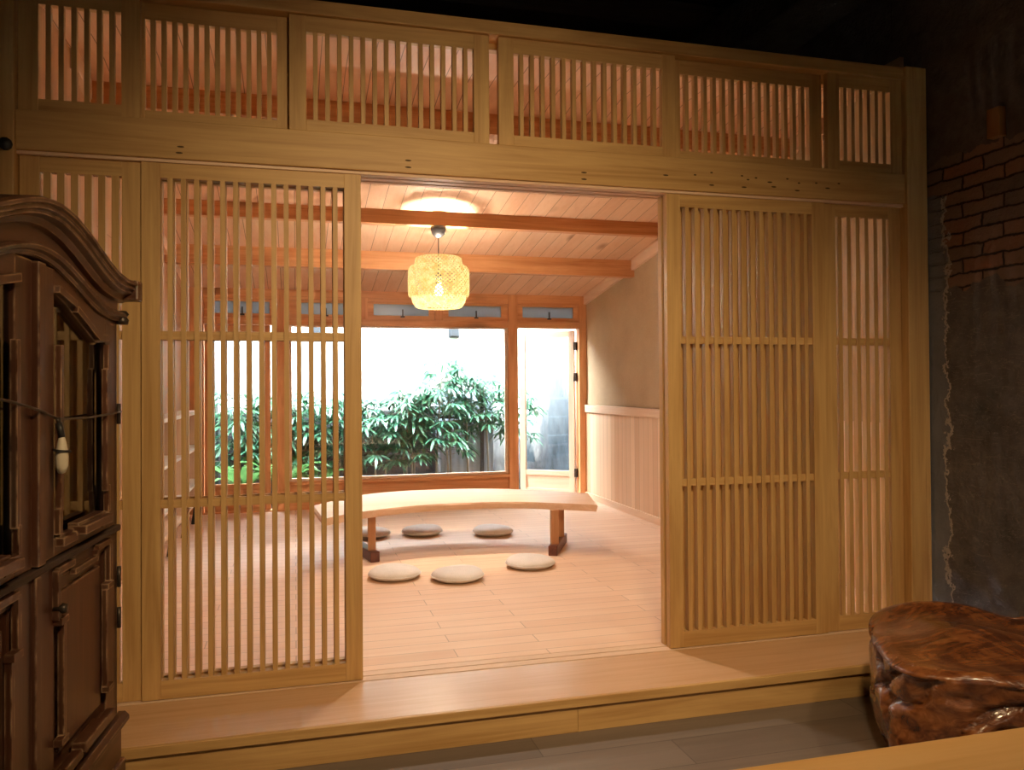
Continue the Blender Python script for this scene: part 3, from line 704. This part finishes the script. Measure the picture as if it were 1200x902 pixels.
# arch curves
def arch(s, peak, low):
    u = min(1., abs(s-CW/2)/(CW/2)); f = .5*(1+math.cos(PI*min(1, u*1.12))); return low + (peak-low)*f
path1 = [(-.045+(CW+.09)*i/60, zz(arch(-.045+(CW+.09)*i/60, 1.565, 1.462))) for i in range(61)]
prof = [(-.03, 0), (.046, 0), (.058, -.004), (.058, -.013), (.049, -.016), (.051, -.026), (.042, -.030), (.043, -.037), (.026, -.043), (.016, -.056), (.004, -.060), (-.03, -.060)]
part(MB().sweep(prof, path1), 'cornice', AX, cab)
part(MB().box(-.05, -.001, -.48, .060, zz(1.405), zz(1.466)), 'cornice_return', AX, cab, .006)
part(MB().box(CW+.001, CW+.05, -.48, .060, zz(1.405), zz(1.466)), 'cornice_return', AX, cab, .006)
m = MB(); path = [(CW*i/60, 0) for i in range(61)]
vs = []
for s, _ in path:
    zt_, zb_ = zz(arch(s, 1.53, 1.425)), zz(arch(s, 1.44, 1.345))
    vs += [(s, .003, zb_), (s, .003, zt_), (s, -.022, zt_), (s, -.022, zb_)]
m.add(vs, [(4*i+k, 4*i+(k+1) % 4, 4*i+4+(k+1) % 4, 4*i+4+k) for i in range(60) for k in range(4)] + [(0,1,2,3), (240,241,242,243)])
part(m, 'frieze', AX, cab)
path2 = [(-.012+(CW+.024)*i/60, zz(arch(-.012+(CW+.024)*i/60, 1.460, 1.362))) for i in range(61)]
part(MB().sweep([(-.01, .008), (.020, .008), (.027, .002), (.022, -.006), (.012, -.010), (.008, -.018), (-.01, -.018)], path2), 'arch_moulding', AX, cab)
m = MB().lathe([(.016, 0), (.019, .012), (.013, .022), (.019, .03), (.012, .04)], (-.012, .012, zz(1.335)), 14, True); part(m, 'corner_boss', M['metal'], cab)

def molding(m, pts, w=.016, h=.014, y=0.0):
    """a raised bead along a polyline in the front plane"""
    for (a, b) in zip(pts[:-1], pts[1:]):
        m.bar((a[0], y+h/2, a[1]), (b[0], y+h/2, b[1]), w, h, up=(0,1,0))
def cab_door_glazed(s0, s1, mirror):
    """upper door: frame with a shaped glass opening"""
    W = s1-s0
    def X(u): return s1-u if mirror else s0+u          # u measured from the hinge side
    d = part(MB().box(min(X(0), X(.105)), max(X(0), X(.105)), -.026, 0, zz(.748), zz(1.33)), 'glazed_door', AZ, cab, .002)
    part(MB().box(min(X(W-.085), X(W)), max(X(W-.085), X(W)), -.026, .0, zz(.748), zz(1.43)), 'door_stile', AZ, d, .002)
    part(MB().box(min(X(.105), X(W-.085)), max(X(.105), X(W-.085)), -.026, 0, zz(.748), zz(.79)), 'door_rail', AX, d, .002)
    # shaped top rail
    poly_low = [(.105, 1.275), (.185, 1.270), (.36, 1.335), (.40, 1.352), (W-.085, 1.372)]
    vs = []
    for (u, z) in poly_low:
        ztop = zz(arch(X(u), 1.450, 1.35)); vs += [(X(u), -.026, zz(z)), (X(u), 0, zz(z)), (X(u), 0, ztop), (X(u), -.026, ztop)]
    m = MB(); m.add(vs, [(4*i+k, 4*i+(k+1) % 4, 4*i+4+(k+1) % 4, 4*i+4+k) for i in range(len(poly_low)-1) for k in range(4)] + [(0,1,2,3), tuple(4*(len(poly_low)-1)+k for k in range(4))])
    m.box(min(X(0), X(.105)), max(X(0), X(.105)), -.026, 0, zz(1.33), zz(1.352))
    part(m, 'top_rail', AX, d)
    g = MB(); pp = [(X(.10), zz(.785)), (X(W-.08), zz(.785)), (X(W-.08), zz(1.376)), (X(.38), zz(1.35)), (X(.18), zz(1.28)), (X(.10), zz(1.28))]
    g.prism(pp, 'y', -.016, -.012); part(g, 'pane', M['cabglass'], d)
    # stepped mouldings round the glass
    m = MB()
    molding(m, [(X(.112), zz(.80)), (X(.112), zz(.875)), ]); molding(m, [(X(.125), zz(.86)), (X(.125), zz(1.20))])
    molding(m, [(X(.112), zz(1.19)), (X(.112), zz(1.268))]); molding(m, [(X(.098), zz(1.288)), (X(.195), zz(1.284))], .018)
    molding(m, [(X(.185), zz(1.284)), (X(.355), zz(1.346))], .018); molding(m, [(X(.365), zz(1.358)), (X(W-.085), zz(1.382))], .018)
    molding(m, [(X(W-.092), zz(.80)), (X(W-.092), zz(.86))]); molding(m, [(X(W-.10), zz(.855)), (X(W-.10), zz(1.25))])
    part(m, 'glass_moulding', AZ, d)
    m = MB(); 
    for (ua, ub, z, dep) in ((.11, .20, .792, .022), (.19, W-.17, .806, .045), (W-.18, W-.09, .792, .022)):
        m.box(min(X(ua), X(ub)), max(X(ua), X(ub)), 0, dep, zz(z-.022), zz(z)); m.box(min(X(ua), X(ub)), max(X(ua), X(ub)), 0, dep*.6, zz(z), zz(z+.008))
    part(m, 'sill_moulding', AX, d, .002)
    return d
ML = CW/2
cab_door_glazed(.0, ML-.028, False)
cab_door_glazed(ML+.015, CW, True)
part(MB().box(ML-.027, ML+.014, -.02, .016, zz(.75), zz(1.43)), 'meeting_stile', AZ, cab, .004)
part(MB().box(0, CW, -.03, .012, zz(.728), zz(.746)), 'waist_moulding', M['dark_x'], cab, .004)
def cab_door_low(s0, s1, mirror):
    W = s1-s0
    def X(u): return s1-u if mirror else s0+u
    def bx(m, ua, ub, y0, y1, z0, z1): m.box(min(X(ua), X(ub)), max(X(ua), X(ub)), y0, y1, zz(z0), zz(z1))
    m = MB(); bx(m, 0, .10, -.026, 0, .16, .727)
    d = part(m, 'panel_door', AZ, cab, .002)
    m = MB(); bx(m, W-.10, W, -.026, 0, .16, .727); part(m, 'door_stile', AZ, d, .002)
    m = MB(); bx(m, .10, W-.10, -.026, 0, .16, .235); part(m, 'door_rail', AX, d, .002); m = MB(); bx(m, .10, W-.10, -.026, 0, .69, .727); part(m, 'door_rail', AX, d, .002)
    m = MB(); bx(m, .09, W-.09, -.022, -.012, .23, .70); bx(m, .14, W-.14, -.014, -.002, .27, .655); part(m, 'raised_panel', AZ, d, .004)
    m = MB()
    molding(m, [(X(.098), zz(.60)), (X(.098), zz(.715)), (X(.20), zz(.715))], .016)
    molding(m, [(X(.205), zz(.690)), (X(W-.205), zz(.690))], .014); molding(m, [(X(.205), zz(.69)), (X(.205), zz(.71))], .012)
    molding(m, [(X(W-.20), zz(.715)), (X(W-.098), zz(.715)), (X(W-.098), zz(.60))], .016)
    molding(m, [(X(.13), zz(.60)), (X(.13), zz(.31))], .014); molding(m, [(X(W-.13), zz(.60)), (X(W-.13), zz(.31))], .014)
    molding(m, [(X(.095), zz(.595)), (X(.14), zz(.595))], .016, .02); molding(m, [(X(W-.14), zz(.595)), (X(W-.095), zz(.595))], .016, .02)
    molding(m, [(X(.095), zz(.31)), (X(.14), zz(.31))], .016, .02); molding(m, [(X(W-.14), zz(.31)), (X(W-.095), zz(.31))], .016, .02)
    part(m, 'panel_moulding', AZ, d)
    m = MB(); bx(m, .10, .22, 0, .026, .222, .246); bx(m, .21, W-.21, 0, .036, .236, .262); bx(m, W-.22, W-.10, 0, .026, .222, .246)
    part(m, 'sill_moulding', AX, d, .003)
    return d
dl = cab_door_low(0, ML-.012, False); cab_door_low(ML+.012, CW, True)
part(MB().lathe([(.006, 0), (.006, .012), (.013, .02), (.010, .03)], (0, 0, 0), 12, True), 'key_knob', M['metal'], dl).matrix_local = Matrix.Translation((ML-.105, .002, zz(.628))) @ Matrix.Rotation(-PI/2, 4, 'X')
part(MB().box(ML-.014, ML+.014, -.02, .010, zz(.17), zz(.727)), 'meeting_stile', AZ, cab, .003)
part(MB().sweep([(0, .012), (.018, .012), (.03, .0), (.03, -.012), (.016, -.03), (0, -.035)], [(-.014, zz(.18)), (CW+.014, zz(.18))]), 'base_moulding', AX, cab)
for z in (1.04, .56, .44): part(MB().tube([(-.006, .004, zz(z)), (-.006, .004, zz(z+.06))], .006, 8), 'hinge', M['metal'], cab)
# cord tied across the doors, with a charm
CM = Matrix.Translation((-.5089, 2.60, ZLOW)) @ Matrix.Rotation(R(-95.155), 4, 'Z')
def cw(s, o, z): return CM @ Vector((s, o, zz(z)))
pts = [cw(.0, .012, 1.077), cw(.10, .016, 1.074), cw(.28, .016, 1.070), cw(.50, .020, 1.074), cw(.535, .024, 1.079), cw(.60, .020, 1.096), cw(.73, .018, 1.117), cw(.92, .016, 1.14)]
m = MB(); m.tube(pts, .0030, 6); m.tube([cw(.505, .02, 1.076), cw(.517, .027, 1.064), cw(.533, .027, 1.075)], .0045, 6)
single(m, 'tie_cord', M['metal'], 'thin dark cord tied across the armoire glass doors', 'cord', cw(.46, .02, 1.07))
t = thing('charm', 'pale fish-shaped charm hanging on the armoire cord', 'charm', cw(.525, .03, .975))
m = MB(); prof = [(.0, -.047), (.008, -.044), (.0135, -.028), (.0140, -.006), (.0125, .008), (.010, .024), (.005, .044), (.0, .048)]
m.lathe(prof, cw(.525, .034, .995), 16)
part(m, 'charm_body', plain('bone_white', (.62,.54,.42), .5), t)
part(MB().tube([cw(.508, .034, 1.002), cw(.525, .052, 1.000), cw(.542, .034, 1.002), cw(.525, .016, 1.004), cw(.508, .034, 1.002)], .0035, 6), 'binding', M['black'], t)
part(MB().tube([cw(.525, .034, 1.032), cw(.523, .03, 1.052), cw(.521, .026, 1.066)], .008, 6), 'tassel', M['black'], t)

# ------------------------------------------------------------------ root stool, front table, wooden block
t = thing('root_stool', 'glossy carved root-wood stool on the dark floor in front of the step', 'stool', (2.24, 2.18, ZLOW))
m = MB(); nt_, nv = 120, 60; vs = []; hgt = .43
for j in range(nv+1):
    v = j/nv
    for i in range(nt_):
        a = 2*PI*i/nt_; c_, s_ = math.cos(a), math.sin(a)
        sup = (abs(c_)**4.5 + abs(s_)**4.5)**(-1/4.5)
        if v <= .62:                                   # sides
            q = v/.62; rr = .80 + .20*q**.7 + .05*math.sin(q*PI*1.3); z = hgt*.93*q
            rr += .10*noise.noise(Vector((c_*1.6, s_*1.6, q*2.2)))*(1-.4*q) + .045*noise.noise(Vector((c_*5, s_*5, q*4+3)))
            if q < .28: rr -= .16*max(0, noise.noise(Vector((c_*2.6+7, s_*2.6, 1))))*(1-q/.28)
            g = abs(noise.noise(Vector((c_*2.2+4, s_*2.2, q*3.5)))); rr -= .10*max(0, .12-g)/.12
        else:                                          # rounded rim then dished top
            q = (v-.62)/.38; rr = math.cos(min(1, q*3)*0) * (1-q)*1.0
            rr = (1-q**1.15)*1.0*(1+.10*noise.noise(Vector((c_*1.6, s_*1.6, 2.2)))*.6*(1-q))
            z = hgt*(.93+.07*math.sin(min(1, q*5)*PI/2)) - .022*math.sin(PI*min(1, q*1.1))**2 + .05*noise.noise(Vector((c_*1.3*(1-q), s_*1.3*(1-q), 9)))
        px, py = .375*sup*rr*c_, .315*sup*rr*s_
        z += (.05*py/.34 + .015*px/.4)*(v)             # the seat tips slightly
        vs.append((2.24+px*math.cos(.52)+py*math.sin(.52), 2.18-px*math.sin(.52)+py*math.cos(.52), ZLOW+max(0, z)))
m.add(vs, [(j*nt_+i, j*nt_+(i+1) % nt_, (j+1)*nt_+(i+1) % nt_, (j+1)*nt_+i) for j in range(nv) for i in range(nt_)] + [tuple(range(nt_))[::-1]], True)
part(m, 'seat', M['root'], t)

t = thing('front_table', 'honey-coloured wooden table top at the bottom right corner', 'table', (1.3, .65, ZLOW))
part(MB().box(.30, 2.25, .22, 1.068, .545, .58), 'tabletop', M['desk'], t, .004)
part(MB().box(.40, 2.15, .30, .33, .46, .545).box(.40, 2.15, .955, .985, .46, .545), 'apron', M['desk'], t)
for x in (.36, 2.19):
    for y in (.29, .99): part(MB().box(x-.03, x+.03, y-.03, y+.03, ZLOW, .545), 'leg', M['desk'], t, .003)
single(MB().box(2.875, 2.925, 2.735, 2.80, 2.19, 2.315), 'wall_block', plain('orange_wood_block', (.30,.13,.035), .5), 'small orange-brown wooden block set high in the old wall', 'block', (2.9, 2.767, 2.19), bevel=.003)

# ------------------------------------------------------------------ light
W = bpy.data.worlds.new('World'); S.world = W; W.use_nodes = True
bg = W.node_tree.nodes['Background']; bg.inputs[0].default_value = (.86,.95,1,1); bg.inputs[1].default_value = 58.0
def light(name, typ, loc, energy, col, **kw):
    l = bpy.data.lights.new(name, typ); l.energy = energy; l.color = col
    for k, v in kw.items(): setattr(l, k, v)
    o = bpy.data.objects.new(name, l); COL.objects.link(o); o.location = loc; return o
def aim(o, p):
    o.rotation_euler = (Vector(p)-o.location).to_track_quat('-Z', 'Y').to_euler()
light('pendant_light', 'POINT', (LX, LY, 1.845), 520, (1,.83,.65), shadow_soft_size=.035)
for x0, x1, z0, z1 in ((-.72, -.17, .25, 1.72), (-.05, 2.05, .27, 1.72), (2.15, 2.8, .02, 1.72)):
    p = light('window_portal', 'AREA', ((x0+x1)/2, YB+.16, (z0+z1)/2), 1, (1,1,1), shape='RECTANGLE', size=x1-x0, size_y=z1-z0)
    p.rotation_euler = (-PI/2, 0, 0); p.data.cycles.is_portal = True
a = light('inner_fill_spot', 'SPOT', (1.0, 4.42, 2.5), 100, (1,.87,.74), shadow_soft_size=.06, spot_size=R(125), spot_blend=.7); aim(a, (1.0, 4.55, 0))  # unseen spot without a fixture, added to brighten the inner floor and step
a = light('front_spot', 'SPOT', (.6, .45, 2.35), 235, (1,.71,.37), shadow_soft_size=.1, spot_size=R(92), spot_blend=1.); aim(a, (.72, 3.2, .55))
a = light('front_spot', 'SPOT', (2.35, .9, 2.6), 70, (1,.72,.42), shadow_soft_size=.1, spot_size=R(95), spot_blend=.9); aim(a, (2.1, 2.1, .1))
a = light('table_fill_spot', 'SPOT', (1.25, .35, 2.3), 45, (1,.74,.46), shadow_soft_size=.08, spot_size=R(80), spot_blend=.8); aim(a, (1.2, .8, .58))  # unseen lamp added to brighten the front table

# ------------------------------------------------------------------ camera (position 0,0,1.146; level eye a metre above the inner floor)
cd = bpy.data.cameras.new('camera'); cam = bpy.data.objects.new('camera', cd); COL.objects.link(cam)
F, YAW, PIT, ROL, SH = 943.8, .2631, .0112, -.0067, -10.
cd.sensor_fit = 'HORIZONTAL'; cd.sensor_width = 36; cd.lens = F/1200*36; cd.shift_y = SH/1200*1.0
cy, sy = math.cos(YAW), math.sin(YAW)
f = Vector((sy, cy, 0)); r = Vector((cy, -sy, 0)); u = Vector((0, 0, 1))
f2 = f*math.cos(PIT)+u*math.sin(PIT); u2 = -f*math.sin(PIT)+u*math.cos(PIT)
r3 = r*math.cos(ROL)+u2*math.sin(ROL); u3 = -r*math.sin(ROL)+u2*math.cos(ROL)
mw = Matrix((r3, u3, -f2)).transposed().to_4x4(); mw.translation = (0, 0, 1.146)
cam.matrix_world = mw; cd.clip_start = .02
S.camera = cam
S.view_settings.view_transform = 'Standard'; S.view_settings.look = 'None'; S.view_settings.exposure = 0; S.view_settings.gamma = 1
S.view_settings.use_curve_mapping = False
S.cycles.use_denoising = True; S.cycles.max_bounces = 8; S.cycles.transparent_max_bounces = 24
S.cycles.caustics_reflective = False; S.cycles.caustics_refractive = False; S.cycles.sample_clamp_indirect = 6
